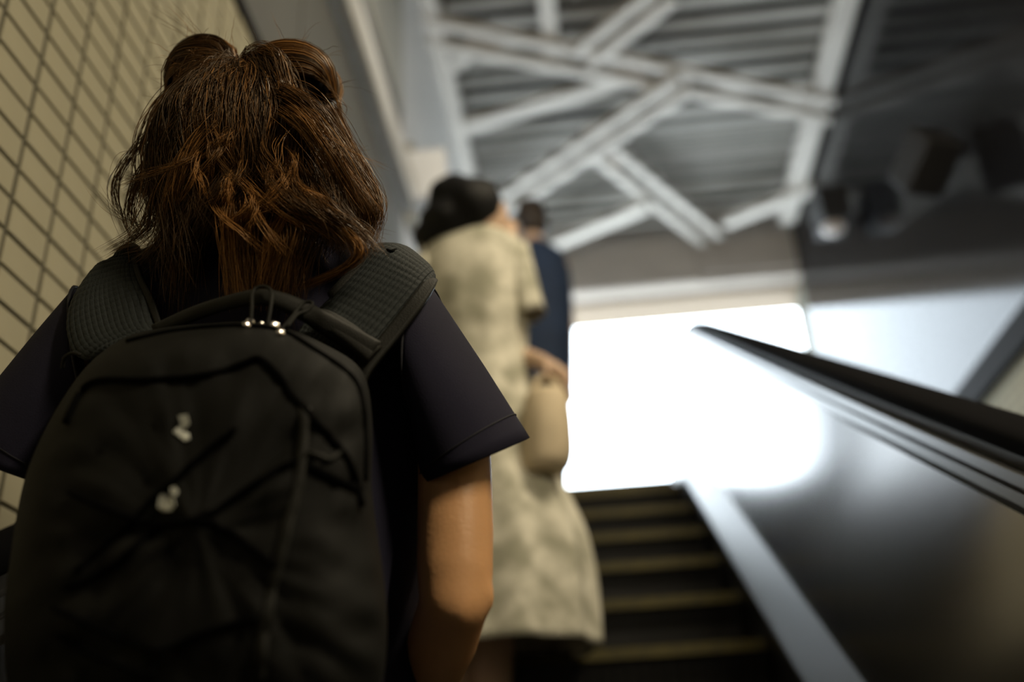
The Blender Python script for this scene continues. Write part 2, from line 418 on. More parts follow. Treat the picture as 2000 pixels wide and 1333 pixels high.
# ------------------------------------------------------------------ lamps of the passage and added fill lamps
def fluorescent(name, loc, length, axis, label, power, col, rotdir):
    r = empty(name, loc); tag(r, label, 'lamp')
    L = length/2; bx_ = (-.06, .06, -L, L) if axis == 'y' else (-L, L, -.06, .06)
    hgt = (.02, .07) if rotdir[2] < 0 else (-.04, -.016)
    if rotdir[2] > 0: bx_ = (-.03, .03, -L, L)
    b = box('lamp_body', *bx_, *hgt, 'lamp_body', r, .004)
    d = (0, L-.03, 0) if axis == 'y' else (L-.03, 0, 0)
    tube('lamp_tube', [Vector(d)*-1, Vector(d)], .014, 'tube_lit', r, 10)
    for s_ in (-1, 1):
        e = Vector(d)*s_; box('lamp_socket', e.x-.018, e.x+.018, e.y-.018, e.y+.018, -.02, .03, 'lamp_body', r)
    li = bpy.data.lights.new('lamp_light', 'AREA'); li.shape = 'RECTANGLE'; li.energy = power; li.color = col
    li.size, li.size_y = (.1 if rotdir[2] < 0 else .04, length) if axis == 'y' else (length, .1)
    lo = link(bpy.data.objects.new('lamp_light', li), r); lo.location = (0, 0, -.03 if rotdir[2] < 0 else .03)
    lo.rotation_euler = Vector(rotdir).to_track_quat('-Z', 'Y').to_euler()
    return r
WARM = (1.0, .85, .60)
fluorescent('fluorescent_lamp', (1.5, -.35, 2.25), 1.2, 'y', 'bare fluorescent tube lamp hanging low over the stone stair', 56, WARM, (-.12, .1, -1))
fluorescent('fluorescent_lamp', (1.05, 1.8, 3.25), .9, 'x', 'added fill tube lamp hung crosswise above the steps', 62, WARM, (0, .62, -.78))  # unseen lamp, added and aimed to brighten the dress
cv = fluorescent('ceiling_fill_lamp', (XL+.03, 2.6, 3.035), 2.6, 'y', 'long added fill tube lamp lying on the wall ledge', 16, (1, .93, .82), (.35, .35, .87))  # unseen uplight, added to brighten the ceiling and braces

# two dark boxes on brackets on the ribbed wall
def wall_box(pc, w_, d_, h_, label, tilt, lens=False):
    r = empty('wall_speaker', pc); tag(r, label, 'speaker', 'boxes on the ribbed wall')
    b = box('cabinet', -w_/2, w_/2, -d_/2, d_/2, -h_/2, h_/2, 'fixture', r, .012); b.rotation_euler = tilt
    bar('bracket', (0, 0, 0), (XR-.0-pc[0], 0, .06), .03, .03, 'fixture', r)
    if lens:  # added pale dome: the daylight on the lower part is put into its colour
        bm = bmesh.new(); bmesh.ops.create_uvsphere(bm, u_segments=16, v_segments=10, radius=.07); me = bpy.data.meshes.new('cover'); bm.to_mesh(me); bm.free()
        me.materials.append(MATS['daylit_pale']); o = link(bpy.data.objects.new('daylit_dome', me), r); o.location = (-.02, -.05, -h_/2-.02); o.scale = (1.2, 1, .8)
    return r
wall_box(PX(1808, 318, 1.86), .22, .30, .20, 'dark box tilted on a bracket on the ribbed wall above handrail', (math.radians(-30), 0, math.radians(20)))
wall_box(PX(1622, 415, 1.88), .2, .3, .28, 'dark box with daylit underside painted pale on the ribbed wall near the exit', (0, 0, 0), True)
# white box on the left wall
c = P(805, 340, 4.0)
wb = empty('wall_sign_box', (XL, 4.2, 3.05)); tag(wb, 'white box sign projecting from the pale wall panels', 'sign')
box('sign_case', XL, XL+.22, 4.1, 4.32, 2.92, 3.22, 'sign_white', wb, .015)
box('sign_mount', XL-.0, XL+.05, 4.14, 4.28, 2.8, 3.3, 'band_light', wb)
settle(wb)

# ------------------------------------------------------------------ the woman with the backpack
wom = empty('person', (-.34, .90, -.751))
tag(wom, 'woman with tousled brown half-tied hair in dark navy T-shirt wearing a backpack', 'person')
HC = Vector((-.352, .905, .715))                       # head centre
FZ = -.751                                              # tread she stands on
RE = P(888, 1178, .885); RW = P(815, 1400, 1.02)       # right elbow, wrist
LE = P(165, 1180, .93); LW = P(220, 1330, 1.06)
def hand(wrist, d, palm_n, sc=1., curl=.5):
    """palm with four unequal bent fingers and a thumb from the side of the palm"""
    d = Vector(d).normalized(); n = Vector(palm_n); n = (n-d*n.dot(d)).normalized(); s_ = d.cross(n)
    out = [('c', [wrist, wrist+d*.045*sc, wrist+d*.085*sc], [.022*sc, .026*sc, .024*sc])]
    for k, (off, ln) in enumerate(((-.03, .066), (-.01, .078), (.01, .072), (.03, .056))):
        b = wrist+d*.085*sc+s_*off*sc; m1 = b+(d*.95+n*.3*curl)*ln*.45*sc; m2 = m1+(d*.6+n*.8*curl)*ln*.3*sc; m3 = m2+(d*.2+n*1.*curl)*ln*.25*sc
        out.append(('c', [b, m1, m2, m3], [.0095*sc, .009*sc, .008*sc, .007*sc]))
    b = wrist+d*.03*sc-s_*.022*sc
    out.append(('c', [b, b+(d*.5-s_*.7+n*.3)*.04*sc, b+(d*.9-s_*.8+n*.6)*.065*sc], [.012*sc, .011*sc, .009*sc]))
    return out
neck0, neck1 = Vector((-.350, .925, .57)), Vector((-.352, .915, .66))
body = blend('body', [
    ('e', HC, (.076, .094, .112)), ('e', HC+Vector((0, .05, -.07)), (.055, .055, .055)),
    ('e', HC+Vector((0, .103, -.025)), (.012, .016, .022)),                                   # nose
    ('e', HC+Vector((.078, .01, -.02)), (.008, .02, .03)), ('e', HC+Vector((-.078, .01, -.02)), (.008, .02, .03)),
    ('c', [neck0-Vector((0, 0, .03)), neck1], [.056, .052]),
    ('c', [Vector((-.20, .925, .475)), Vector((-.49, .925, .475))], [.045, .045]),
    ('e', (-.338, .955, .36), (.15, .09, .18)), ('e', (-.338, .96, .1), (.13, .085, .2)), ('e', (-.338, .955, -.06), (.15, .1, .12)),
    ('c', [P(858, 740, .915), P(888, 900, .902), P(890, 1040, .893), P(889, 1120, .888), RE], [.035, .036, .0358, .035, .0315]),
    ('e', RE+Vector((.005, -.011, -.006)), (.018, .019, .022)), ('e', P(934, 1163, .885), (.0155, .014, .02)),
    ('c', [RE, RE.lerp(RW, .3), RW], [.031, .033, .023]),
    ('c', [P(140, 740, .915), P(150, 980, .925), LE], [.038, .038, .034]), ('c', [LE, LE.lerp(LW, .3), LW], [.034, .036, .024]),
    ('c', [(-.26, .955, -.1), (-.255, .92, -.38), (-.25, .875, -.69)], [.075, .052, .036]), ('c', [(-.42, .955, -.1), (-.425, .92, -.38), (-.43, .875, -.69)], [.075, .052, .036]),
    ] + hand(RW, RW-RE, (-1, 0, .3)) + hand(LW, LW-LE, (1, 0, .3)), 'skin', .0055, 5, wom)
rings = []
for z_, hw_, yc_, dp_ in ((.628, .060, .930, .045), (.618, .085, .930, .050), (.606, .115, .930, .055), (.592, .142, .931, .060), (.572, .165, .933, .066), (.545, .181, .936, .074), (.51, .189, .940, .084), (.46, .191, .945, .094), (.40, .190, .95, .102), (.34, .187, .955, .107), (.27, .182, .958, .107), (.2, .176, .96, .105), (.1, .170, .962, .105), (0, .172, .962, .110), (-.1, .180, .96, .118), (-.16, .182, .96, .12)):
    r = []
    for k in range(72):
        t = 2*math.pi*k/72; c_, s__ = math.cos(t), math.sin(t); e_ = .82
        p = Vector((-.342+hw_*math.copysign(abs(c_)**e_, c_), yc_+dp_*math.copysign(abs(s__)**e_, s__), z_ - .10*hw_*c_*(1 if z_ > .45 else .3)))
        fd = noise.noise(Vector((p.x*16, p.y*16, p.z*5)))*.006*(1 if z_ < .45 else .3)
        r.append(p+Vector((c_, s__, 0))*fd)
    rings.append(r)
shirt = loft('shirt', rings, 'navy', wom, caps=(True, False))
def ring_mix(r0, r1, t): return [a.lerp(b, t) for a, b in zip(r0, r1)]
def sleeve(top_a, top_b, hem_a, hem_b, Y0, Y1, dep0, dep1, name='sleeve'):
    ta, tb = P(*top_a, Y0), P(*top_b, Y0); ha, hb = P(*hem_a, Y1), P(*hem_b, Y1)
    r0 = ellipse_ring((ta+tb)/2, (ta-tb)/2, dep0, 48); r1 = ellipse_ring((ha+hb)/2, (ha-hb)/2, dep1, 48)
    rings = []
    for i in range(15):
        t = i/14; r = ring_mix(r0, r1, t); c = sum(r, Vector())/48
        rings.append([c+(p-c)*(1+.03*math.sin(math.pi*t)+.035*t*noise.noise(p*14)) for p in r])
    o = loft(name, rings, 'navy', wom, caps=(True, False), thick=.0025)
    hr = [c_ + (c_-sum(rings[12], Vector())/48)*.006 for c_ in rings[12]]
    tube('hem_stitch', hr+[hr[0]], .0008, 'thread', o, 5)
    sm = [c_ + (c_-sum(rings[0], Vector())/48)*.012 for c_ in rings[0]]
    tube('shoulder_seam', sm+[sm[0]], .0016, 'thread', o, 5)
    return o
sleeve((846, 566), (818, 830), (1033, 856), (826, 944), .905, .905, Vector((.012, .062, .006)), Vector((.0, .058, .024)))
sleeve((158, 570), (190, 840), (-62, 838), (120, 945), .905, .905, Vector((-.012, .062, .006)), Vector((.0, .058, .024)))
tr = blend('trousers', [('e', (-.338, .958, -.08), (.168, .112, .13)),
    ('c', [(-.26, .955, -.1), (-.255, .92, -.38), (-.25, .875, -.68)], [.088, .07, .06]), ('c', [(-.42, .955, -.1), (-.425, .92, -.38), (-.43, .875, -.68)], [.088, .07, .06])], 'trousers', .01, 5, wom, .006, 9)
for sx in (-.25, -.43):
    blend('shoe', [('e', (sx, .905, FZ+.038), (.045, .12, .04)), ('e', (sx, .86, FZ+.06), (.04, .06, .05))], 'shoe', .008, 4, wom)

# hair: a dark inner volume and thousands of strands flowing from the tie on the crown
TIE = P(478, 190, .842)
mL, mR = P(412, 165, .872), P(574, 174, .872)
SH = [(np.array(HC)-np.array((0, 0, .012)), np.array((.101, .104, .094))), (np.array(mL), np.array((.041, .05, .043))), (np.array(mR), np.array((.047, .05, .042)))]
hroot = blend('hair_volume', [('e', HC-Vector((0, 0, .012)), (.094, .100, .090)), ('e', mL, (.040, .045, .041)), ('e', mR, (.045, .045, .040)),
    ('e', HC+Vector((.0, -.02, -.065)), (.090, .082, .085))], 'hair_base', .006, 6, wom, .008, 22)
def push(p, extra):
    for c, r in SH:
        q = (p-c)/(r+extra[:, None]); d = np.linalg.norm(q, axis=1)
        ins = d < 1
        p = np.where(ins[:, None], c+(p-c)/np.maximum(d, 1e-6)[:, None], p)
    return p
def strand_mesh(name, Pts, rad, tone, parent):
    N, K, _ = Pts.shape
    T = np.gradient(Pts, axis=1); T /= np.linalg.norm(T, axis=2, keepdims=True)+1e-9
    ref = rng.normal(size=(N, 1, 3)); A = np.cross(T, ref); A /= np.linalg.norm(A, axis=2, keepdims=True)+1e-9; B = np.cross(T, A)
    tap = np.clip(1.15-np.linspace(0, 1, K)**3, .15, 1); R = rad[:, None]*tap[None]
    V = np.stack([Pts + (A*math.cos(a)+B*math.sin(a))*R[..., None] for a in (0, 2*math.pi/3, 4*math.pi/3)], axis=2).reshape(-1, 3)
    base = (np.arange(N)[:, None]*K+np.arange(K-1)[None])*3
    fs = []
    for j in range(3):
        k = (j+1) % 3; fs.append(np.stack([base+j, base+k, base+3+k, base+3+j], -1))
    Fq = np.stack(fs, 2).reshape(-1, 4)
    me = bpy.data.meshes.new(name); me.vertices.add(len(V)); me.vertices.foreach_set('co', V.ravel())
    me.loops.add(len(Fq)*4); me.loops.foreach_set('vertex_index', Fq.ravel().astype(np.int32))
    me.polygons.add(len(Fq)); me.polygons.foreach_set('loop_start', np.arange(len(Fq), dtype=np.int32)*4)
    me.polygons.foreach_set('use_smooth', np.ones(len(Fq), bool)); me.update()
    at = me.attributes.new('tone', 'FLOAT', 'POINT'); at.data.foreach_set('value', np.repeat(tone, K*3).astype(np.float32))
    me.materials.append(MATS['hair_strand']); me.validate()
    return tag(link(bpy.data.objects.new(name, me), parent), kind='stuff')
def flow(N, K, start, d0, step, grav, extra, curl, lk=None, tgt=None):
    hc0 = np.array(HC); p = start.copy(); d = d0/np.linalg.norm(d0, axis=1, keepdims=True); out = [p.copy()]
    ph = rng.uniform(0, 6.28, (N, 3)); fr = rng.uniform(4, 12, (N, 1))
    if lk is not None:
        n_ = lk.max()+1; ph = rng.uniform(0, 6.28, (n_, 3))[lk]+rng.normal(0, .25, (N, 3)); fr = rng.uniform(3, 9, (n_, 1))[lk]+rng.normal(0, .2, (N, 1))
    for i in range(K-1):
        t = i/K
        wob = np.sin(ph+fr*t*2*math.pi*.5)*curl[:, None]
        d = d + np.array([0, 0, -1.])*grav[:, None] + wob + rng.normal(size=(N, 3))*.015
        d /= np.linalg.norm(d, axis=1, keepdims=True)
        p2 = push(p+d*step[:, None], extra)
        if tgt is not None:
            far = np.min(np.stack([np.linalg.norm((p2-c)/(r+extra[:, None]), axis=1) for c, r in SH]), axis=0)-1
            pull = np.clip(far, 0, 1)*np.clip((p2[:, 2]-hc0[2]+.11)/.1, 0, 1)*tgt
            p2 = p2+(hc0-p2)*pull[:, None]
        dd = p2-p; d = .35*d+.65*dd/(np.linalg.norm(dd, axis=1, keepdims=True)+1e-9)
        p = p2; out.append(p.copy())
    return np.stack(out, 1)
UPI = np.array(_u); RTI = np.array(_r); BK = -np.array([0, 1., 0])
def locks(N, nl): # strands gather into locks
    c = rng.integers(0, nl, N); return c
# a) over the crown and down both sides
N = 5600; nl = 125
ctr = np.where(rng.uniform(size=nl) < .62, rng.uniform(-.9, .95, nl)+(rng.uniform(size=nl) < .5)*0., rng.uniform(-2.3, -.85, nl)); ctr = np.where((rng.uniform(size=nl) < .5) & (ctr > -.9), math.pi-ctr, ctr); lk = locks(N, nl)
ex_l = rng.uniform(-.006, .022, nl); st_l = rng.uniform(.85, 1.25, nl); tone_l = rng.uniform(.0, .85, nl); cu_l = rng.normal(0, 1, nl)
th = ctr[lk]+rng.normal(0, .07, N)
start = np.array(TIE)[None]+rng.normal(0, .007, (N, 3))
d0 = np.cos(th)[:, None]*RTI + np.sin(th)[:, None]*np.array([0, 0, 1.]) + BK*.35 + np.array([0, .25, 0])*np.clip(np.sin(th), 0, 1)[:, None]
ln = np.where(np.sin(th) > -.4, .27+.07*np.clip(np.sin(th), 0, 1), .175)*st_l[lk]*rng.uniform(.85, 1.05, N)
K = 26
A_ = flow(N, K, start, d0, ln/K, rng.uniform(.14, .26, N), np.clip(ex_l[lk]+rng.normal(0, .003, N), -.006, .03), .08+.07*np.abs(cu_l[lk]), lk, tgt=.5)
strand_mesh('hair_strands', A_, rng.uniform(.00028, .00052, N), np.clip(tone_l[lk]+rng.normal(0, .16, N), 0, 1), wom)
# crown: arcs laid over the two mounds into the tie
MP = []
for c_, r_, sg in ((mL, SH[1][1], -1), (mR, SH[2][1], 1)):
    n_ = 1100; K_ = 24; lkm = rng.integers(0, 34, n_); phl = rng.uniform(-.35*math.pi, .62*math.pi, 34); ph_ = phl[lkm]+rng.normal(0, .06, n_)
    exl = rng.uniform(.0, .008, 34)[lkm]+rng.normal(0, .0012, n_); endl = rng.normal(0, 1, (34, 3))
    out_ = RTI*sg; c0 = np.array(c_); q = np.zeros((n_, K_, 3))
    for i in range(n_):
        dd = math.cos(ph_[i])*np.array([0, .0, 1.])-math.sin(ph_[i])*np.array([0, 1., 0])
        S = [np.array(TIE)+rng.normal(0, .005, 3), c0-out_*r_[0]*.55+dd*r_*.9, c0+dd*r_*1.02, c0+out_*r_[0]*.75+dd*r_*.75, c0+out_*(r_[0]*1.02+.006)+dd*r_*.2+np.array([0, 0, -.03]),
             np.array(HC)+out_*((.108 if sg > 0 else .100)+.006*endl[lkm[i], 0])-dd*np.array([0, .03, 0])+np.array([0, -.02, -.02]), np.array(HC)+out_*((.110 if sg > 0 else .088)+.014*endl[lkm[i], 1])+np.array([0, -.03+.03*endl[lkm[i], 2], -.085])+rng.normal(0, .004, 3)]
        q[i] = np.array(catmull(S, K_))
    for k in range(K_): q[:, k] = push(q[:, k], exl*(1-.3*(k == 0)))
    q[:, 0] = np.array(TIE)+rng.normal(0, .004, (n_, 3))
    MP.append((q, np.clip(rng.uniform(.05, .75, 34)[lkm]+rng.normal(0, .14, n_), 0, 1)))
strand_mesh('hair_strands', np.concatenate([m[0] for m in MP]), rng.uniform(.00028, .0005, 2200), np.concatenate([m[1] for m in MP]), wom)
# b) lower layer: from the back of the head down over the shirt
def lock(px, n, spread, Yv, tone, r=(.00025, .0004), endspread=1.):
    pts = np.array(catmull([P(x, y, yy) for (x, y), yy in zip(px, Yv)], 22))
    s0 = rng.normal(0, 1, (n, 3))*np.array([1, .5, .3]); s1 = rng.normal(0, 1, (n, 3))*np.array([1, .5, .3])
    t = np.linspace(0, 1, 22)[None, :, None]
    wv = np.sin(t*rng.uniform(3, 9, (n, 1, 1))+rng.uniform(0, 6.3, (n, 1, 3)))*.0022
    q = pts[None]+(s0[:, None]*(1-t)+s1[:, None]*t*endspread)*spread+wv
    return q, rng.uniform(*r, n), np.clip(tone+rng.normal(0, .15, n), 0, 1)
LK = [
 lock([(440, 320), (448, 400), (458, 480), (470, 590)], 150, .009, (.85, .80, .81, .825), .85),
 lock([(480, 330), (486, 420), (490, 500), (500, 590)], 120, .008, (.85, .80, .81, .825), .55),
 lock([(575, 400), (545, 440), (520, 510), (500, 590)], 120, .007, (.84, .80, .81, .825), .85, endspread=.7),
 lock([(560, 380), (572, 450), (560, 520), (545, 590)], 110, .008, (.85, .80, .81, .825), .6),
 lock([(600, 380), (612, 450), (590, 520), (575, 585)], 60, .008, (.81, .81, .815, .825), .4),
 lock([(610, 380), (660, 440), (700, 485), (680, 520), (590, 560)], 90, .0045, (.81, .80, .80, .81, .83), .75),
 lock([(560, 310), (620, 400), (680, 450), (712, 495)], 160, .012, (.84, .79, .80, .81), .45),
 lock([(500, 280), (560, 380), (640, 440), (700, 480)], 140, .012, (.84, .785, .80, .81), .5),
 lock([(360, 200), (275, 280), (228, 350), (230, 410), (255, 470)], 30, .0032, (.85, .84, .84, .85, .86), .55),
 lock([(370, 230), (300, 300), (262, 370), (255, 430), (285, 480)], 45, .005, (.84, .83, .83, .84, .86), .55),
 lock([(380, 260), (330, 330), (300, 400), (280, 450), (215, 492)], 70, .006, (.83, .83, .83, .84, .86), .4, endspread=1.3),
 lock([(400, 300), (350, 380), (330, 440), (312, 480), (262, 498)], 60, .008, (.82, .82, .82, .83, .86), .3, endspread=1.4),
 lock([(420, 330), (370, 400), (345, 450), (320, 490), (290, 520)], 160, .012, (.81, .81, .82, .83, .86), .2),
 lock([(640, 210), (690, 300), (728, 370), (730, 420), (700, 470)], 130, .006, (.85, .85, .85, .85, .85), .55),
 lock([(620, 260), (680, 340), (716, 400), (712, 450), (690, 490)], 160, .009, (.83, .83, .83, .84, .84), .45),
 lock([(470, 340), (420, 420), (400, 470), (392, 505)], 130, .012, (.80, .80, .815, .85), .12),
 lock([(620, 340), (640, 420), (640, 470), (630, 505)], 110, .012, (.81, .81, .82, .85), .12),
]
LK += [lock([(500, 175), (560, 180), (610, 215), (650, 280), (690, 350)], 220, .010, (.84, .80, .80, .82, .83), .5),
 lock([(520, 190), (590, 230), (640, 290), (680, 360), (715, 420)], 160, .010, (.83, .79, .79, .81, .83), .65),
 lock([(460, 180), (400, 190), (355, 240), (320, 320), (305, 390)], 150, .009, (.84, .80, .80, .82, .84), .5),
 lock([(470, 200), (420, 240), (370, 300), (340, 370), (330, 440)], 120, .010, (.83, .79, .79, .80, .82), .6)]
for _ in range(34):                                    # stray locks crossing the back of the head
    x_, y_ = rng.uniform(380, 600), rng.uniform(200, 380); dx_ = rng.normal(0, 90); dy_ = rng.uniform(60, 150)
    LK.append(lock([(x_, y_), (x_+dx_*.2+rng.normal(0, 10), y_+dy_*.35), (x_+dx_*.6, y_+dy_*.7), (x_+dx_, y_+dy_)], int(rng.integers(6, 22)), rng.uniform(.0012, .004), (.815, .785, .785, .80), rng.uniform(.5, 1.), (.0002, .00038), 1.6))
for (x0, y0), (x1, y1), (x2, y2) in [((330, 440), (250, 430), (185, 365)), ((330, 300), (240, 300), (222, 380)), ((420, 120), (380, 70), (300, 5)), ((560, 100), (600, 120), (660, 160)), ((420, 95), (360, 105), (330, 180)), ((640, 250), (690, 290), (720, 290)),
    ((640, 180), (672, 205), (660, 240)), ((380, 330), (400, 420), (430, 470)), ((300, 420), (250, 470), (210, 500)), ((560, 440), (610, 470), (640, 520)), ((700, 380), (740, 420), (730, 470)), ((470, 320), (440, 360), (430, 430))]:
    LK.append(lock([(x0, y0), (x1, y1), (x2, y2)], 7, .004, (.84, .84, .85), .5, (.00016, .00026), 1.8))
strand_mesh('hair_strands', np.concatenate([l[0] for l in LK]), np.concatenate([l[1] for l in LK]), np.concatenate([l[2] for l in LK]), wom)
# loose fuzz along the outline
N = 200
u_ = rng.normal(size=(N, 3)); u_[:, 1] -= .6; u_ /= np.linalg.norm(u_, axis=1, keepdims=True)
src = rng.integers(0, 3, N); cc = np.array([SH[i][0] for i in src]); rr = np.array([SH[i][1] for i in src])
st0 = cc+u_*rr*.98
fz = flow(N, 14, st0, u_*.6+rng.normal(0, .6, (N, 3)), rng.uniform(.0012, .004, N), rng.uniform(.03, .12, N), rng.uniform(0, .012, N), np.full(N, .15))
strand_mesh('hair_wisps', fz, rng.uniform(.00014, .00024, N), rng.uniform(.3, .9, N), wom)
settle(wom)


# ------------------------------------------------------------------ backpack
bag = empty('backpack', (-.31, .78, -.02))
tag(bag, 'black backpack with mesh shoulder straps, bungee cord and metal zip pulls on the woman', 'backpack')
OUT = [(310, 642), (400, 632), (480, 629), (560, 640), (640, 676), (696, 712), (720, 760), (728, 850), (726, 950), (738, 1050), (752, 1150), (756, 1250), (742, 1350), (690, 1430), (560, 1480), (380, 1490), (200, 1475), (75, 1430), (18, 1350), (8, 1200), (22, 1080), (40, 970), (65, 890), (110, 800), (170, 715), (240, 662)]
M_ = 120
def closed_curve(pts, n):
    q = [Vector((*p, 0)) for p in pts]; out = []
    for i in range(n):
        t = i/n*len(q); k = int(t); t -= k
        a, b, c, d = (q[(k+o) % len(q)] for o in (-1, 0, 1, 2))
        out.append(.5*((2*b)+(c-a)*t+(2*a-5*b+4*c-d)*t*t+(-a+3*b-3*c+d)*t**3))
    return out
oc = closed_curve(OUT, M_); bc = Vector((385, 1040, 0))
rings = []
for sc_, Y_ in ((.86, .850), (.95, .846), (.985, .835), (1.0, .815), (1.0, .79), (.995, .765), (.985, .745), (.965, .728), (.935, .714), (.89, .702), (.83, .692), (.76, .685), (.68, .680), (.59, .676), (.49, .673), (.38, .671), (.26, .669), (.13, .668), (.03, .668)):
    r = []
    for p in oc:
        q = bc+(p-bc)*sc_
        lean = (q.y-650)/850*-.02
        nz = noise.noise(Vector((q.x*.012, q.y*.018, 3.1)))*.010 + noise.noise(Vector((q.x*.035, q.y*.03, 8.)))*.004
        r.append(P(q.x, q.y, Y_+lean+(nz if Y_ < .76 else 0)))
    rings.append(r)
pack = loft('pack_body', rings, 'bag_fabric', bag)
bm = bmesh.new(); bm.from_mesh(pack.data); bvh = BVHTree.FromBMesh(bm); bm.free()
def onbag(px, py, lift=.0015):
    d = Vector(ray(px, py)).normalized(); h = bvh.ray_cast(Vector((0, 0, 0)), d)
    if h[0] is None: return P(px, py, .80)
    n = h[1] if h[1].dot(d) < 0 else -h[1]
    return h[0]+n*lift
def seam(name, px, rad, m, parent=bag, n=40, lift=.0015, k=8):
    return tube(name, [onbag(p.x, p.y, lift) for p in catmull([(*q, 0) for q in px], n)], rad, m, parent, k)
seam('piping', [(130, 830), (160, 770), (195, 746), (280, 745), (360, 741), (430, 728), (480, 712), (508, 704), (540, 730), (580, 785), (630, 840), (668, 885), (690, 930), (704, 990)], .0030, 'bag_seam', n=70)
seam('zip_line', [(250, 668), (330, 650), (420, 640), (500, 640), (560, 652), (620, 688), (670, 722), (700, 760), (712, 840), (712, 940)], .0022, 'bag_seam', n=60, lift=.0008)
seam('side_piping', [(668, 885), (640, 900), (600, 890), (585, 960), (560, 1060), (535, 1160), (520, 1250), (515, 1330)], .0022, 'bag_trim', n=50)
for pxs in ([(150, 1120), (230, 1050), (310, 970), (385, 905), (460, 840)], [(130, 1150), (220, 1110), (290, 1050), (330, 1025), (400, 1022), (460, 1050), (520, 1095), (540, 1110)],
            [(140, 965), (220, 1000), (320, 1025), (400, 1010), (480, 965), (540, 925), (580, 905)], [(110, 1190), (200, 1230), (300, 1270), (400, 1240), (500, 1205)], [(120, 1240), (210, 1290), (310, 1320)]):
    seam('bungee_cord', pxs, .0022, 'bag_seam', n=40, lift=.003)
# daisy-chain webbing on the right of the front pocket
def ribbon(name, px, wd, m, parent=bag, lift=.002, n=30):
    c = catmull([(*q, 0) for q in px], n); v = []
    for i, p in enumerate(c):
        t = (c[min(i+1, n-1)]-c[max(i-1, 0)]).normalized(); s_ = Vector((-t.y, t.x, 0))*wd/2
        v += [onbag(p.x+s_.x, p.y+s_.y, lift), onbag(p.x-s_.x, p.y-s_.y, lift)]
    o = new(name, v, [(2*i, 2*i+1, 2*i+3, 2*i+2) for i in range(n-1)], m, parent, True)
    md = o.modifiers.new('thickness', 'SOLIDIFY'); md.thickness = .0015; md.offset = 0; return o
ribbon('webbing', [(596, 800), (590, 900), (570, 1000), (545, 1100), (522, 1200), (510, 1300)], 22, 'bag_trim')
ribbon('pocket_binding', [(705, 960), (640, 930), (592, 905)], 14, 'bag_seam')
# reflective print, drawn as small raised patches
for poly in ([(349, 812), (366, 810), (371, 828), (364, 838), (356, 836)], [(338, 846), (345, 838), (354, 842), (371, 850), (373, 861), (362, 865), (350, 856)], [(350, 832), (360, 836), (352, 846), (344, 842)],
             [(336, 956), (344, 953), (350, 962), (346, 971), (338, 968)], [(315, 968), (322, 966), (328, 974), (342, 972), (344, 990), (338, 999), (322, 1000), (312, 992)]):
    pts = [onbag(*q, .0012) for q in poly]
    o = new('reflective_mark', pts, [tuple(range(len(pts)))], 'reflective', bag); md = o.modifiers.new('t', 'SOLIDIFY'); md.thickness = .0008
# top flap welt, haul loop, yoke
def strap3(name, left, right, m, thick, n=40, mcols=14, knit=0., parent=bag, bulge=0.):
    L = catmull([P(*q) for q in left], n); R_ = catmull([P(*q) for q in right], n); v = []
    for i in range(n):
        ax = (R_[i]-L[i]); t = (L[min(i+1, n-1)]-L[max(i-1, 0)]); nn = ax.cross(t).normalized()
        if nn.y > 0: nn = -nn
        for j in range(mcols):
            u = j/(mcols-1); p = L[i].lerp(R_[i], u)+nn*bulge*(1-(2*u-1)**4)
            if knit: p = p+nn*knit*(math.sin(i*math.pi/2+(j % 4 > 1)*math.pi)*.5+.5)*math.sin(j*math.pi/2+.7)
            v.append(p)
    f = [(i*mcols+j, i*mcols+j+1, (i+1)*mcols+j+1, (i+1)*mcols+j) for i in range(n-1) for j in range(mcols-1)]
    o = new(name, v, f, m, parent, True); md = o.modifiers.new('t', 'SOLIDIFY'); md.thickness = thick; md.offset = 0; return o
sr = strap3('shoulder_strap', [(570, 690, .826), (600, 640, .832), (650, 590, .842), (700, 535, .850), (740, 490, .862), (770, 486, .885), (790, 500, .93)],
       [(690, 745, .822), (712, 712, .824), (765, 648, .834), (815, 585, .846), (838, 552, .862), (842, 545, .885), (838, 556, .93)], 'bag_mesh', .010, 110, 60, .0011, bulge=.006)
strap3('strap_binding', [(694, 742, .818), (706, 708, .819), (758, 642, .829), (806, 580, .840), (830, 548, .857), (836, 540, .88)],
       [(712, 752, .818), (728, 722, .819), (778, 660, .829), (826, 598, .840), (850, 560, .857), (850, 552, .88)], 'bag_trim', .008, 40, 6, parent=sr)
strap3('strap_binding', [(640, 575, .838), (690, 522, .846), (728, 484, .858), (752, 478, .875)], [(650, 585, .838), (699, 533, .846), (740, 492, .858), (762, 486, .875)], 'bag_trim', .006, 30, 4, parent=sr)
sl = strap3('shoulder_strap', [(240, 690, .826), (165, 700, .828), (140, 650, .836), (150, 590, .846), (190, 530, .855), (235, 498, .865), (240, 500, .93)],
       [(330, 680, .826), (300, 640, .832), (285, 590, .842), (268, 550, .85), (258, 515, .862), (268, 495, .885), (270, 500, .93)], 'bag_mesh', .010, 110, 60, .0011, bulge=.006)
strap3('strap_binding', [(306, 640, .828), (288, 590, .838), (270, 548, .846), (258, 508, .858)], [(318, 640, .828), (300, 585, .838), (280, 543, .846), (268, 504, .858)], 'bag_trim', .006, 30, 4, parent=sl)
hl = strap3('haul_loop', [(300, 640, .80), (380, 604, .79), (450, 582, .775), (505, 571, .765), (550, 577, .768), (600, 596, .78), (650, 622, .80), (742, 672, .815)],
       [(312, 655, .80), (390, 622, .79), (452, 602, .775), (508, 594, .765), (545, 603, .768), (590, 626, .78), (625, 648, .80), (718, 708, .815)], 'bag_trim', .006, 60, 8, bulge=.003)
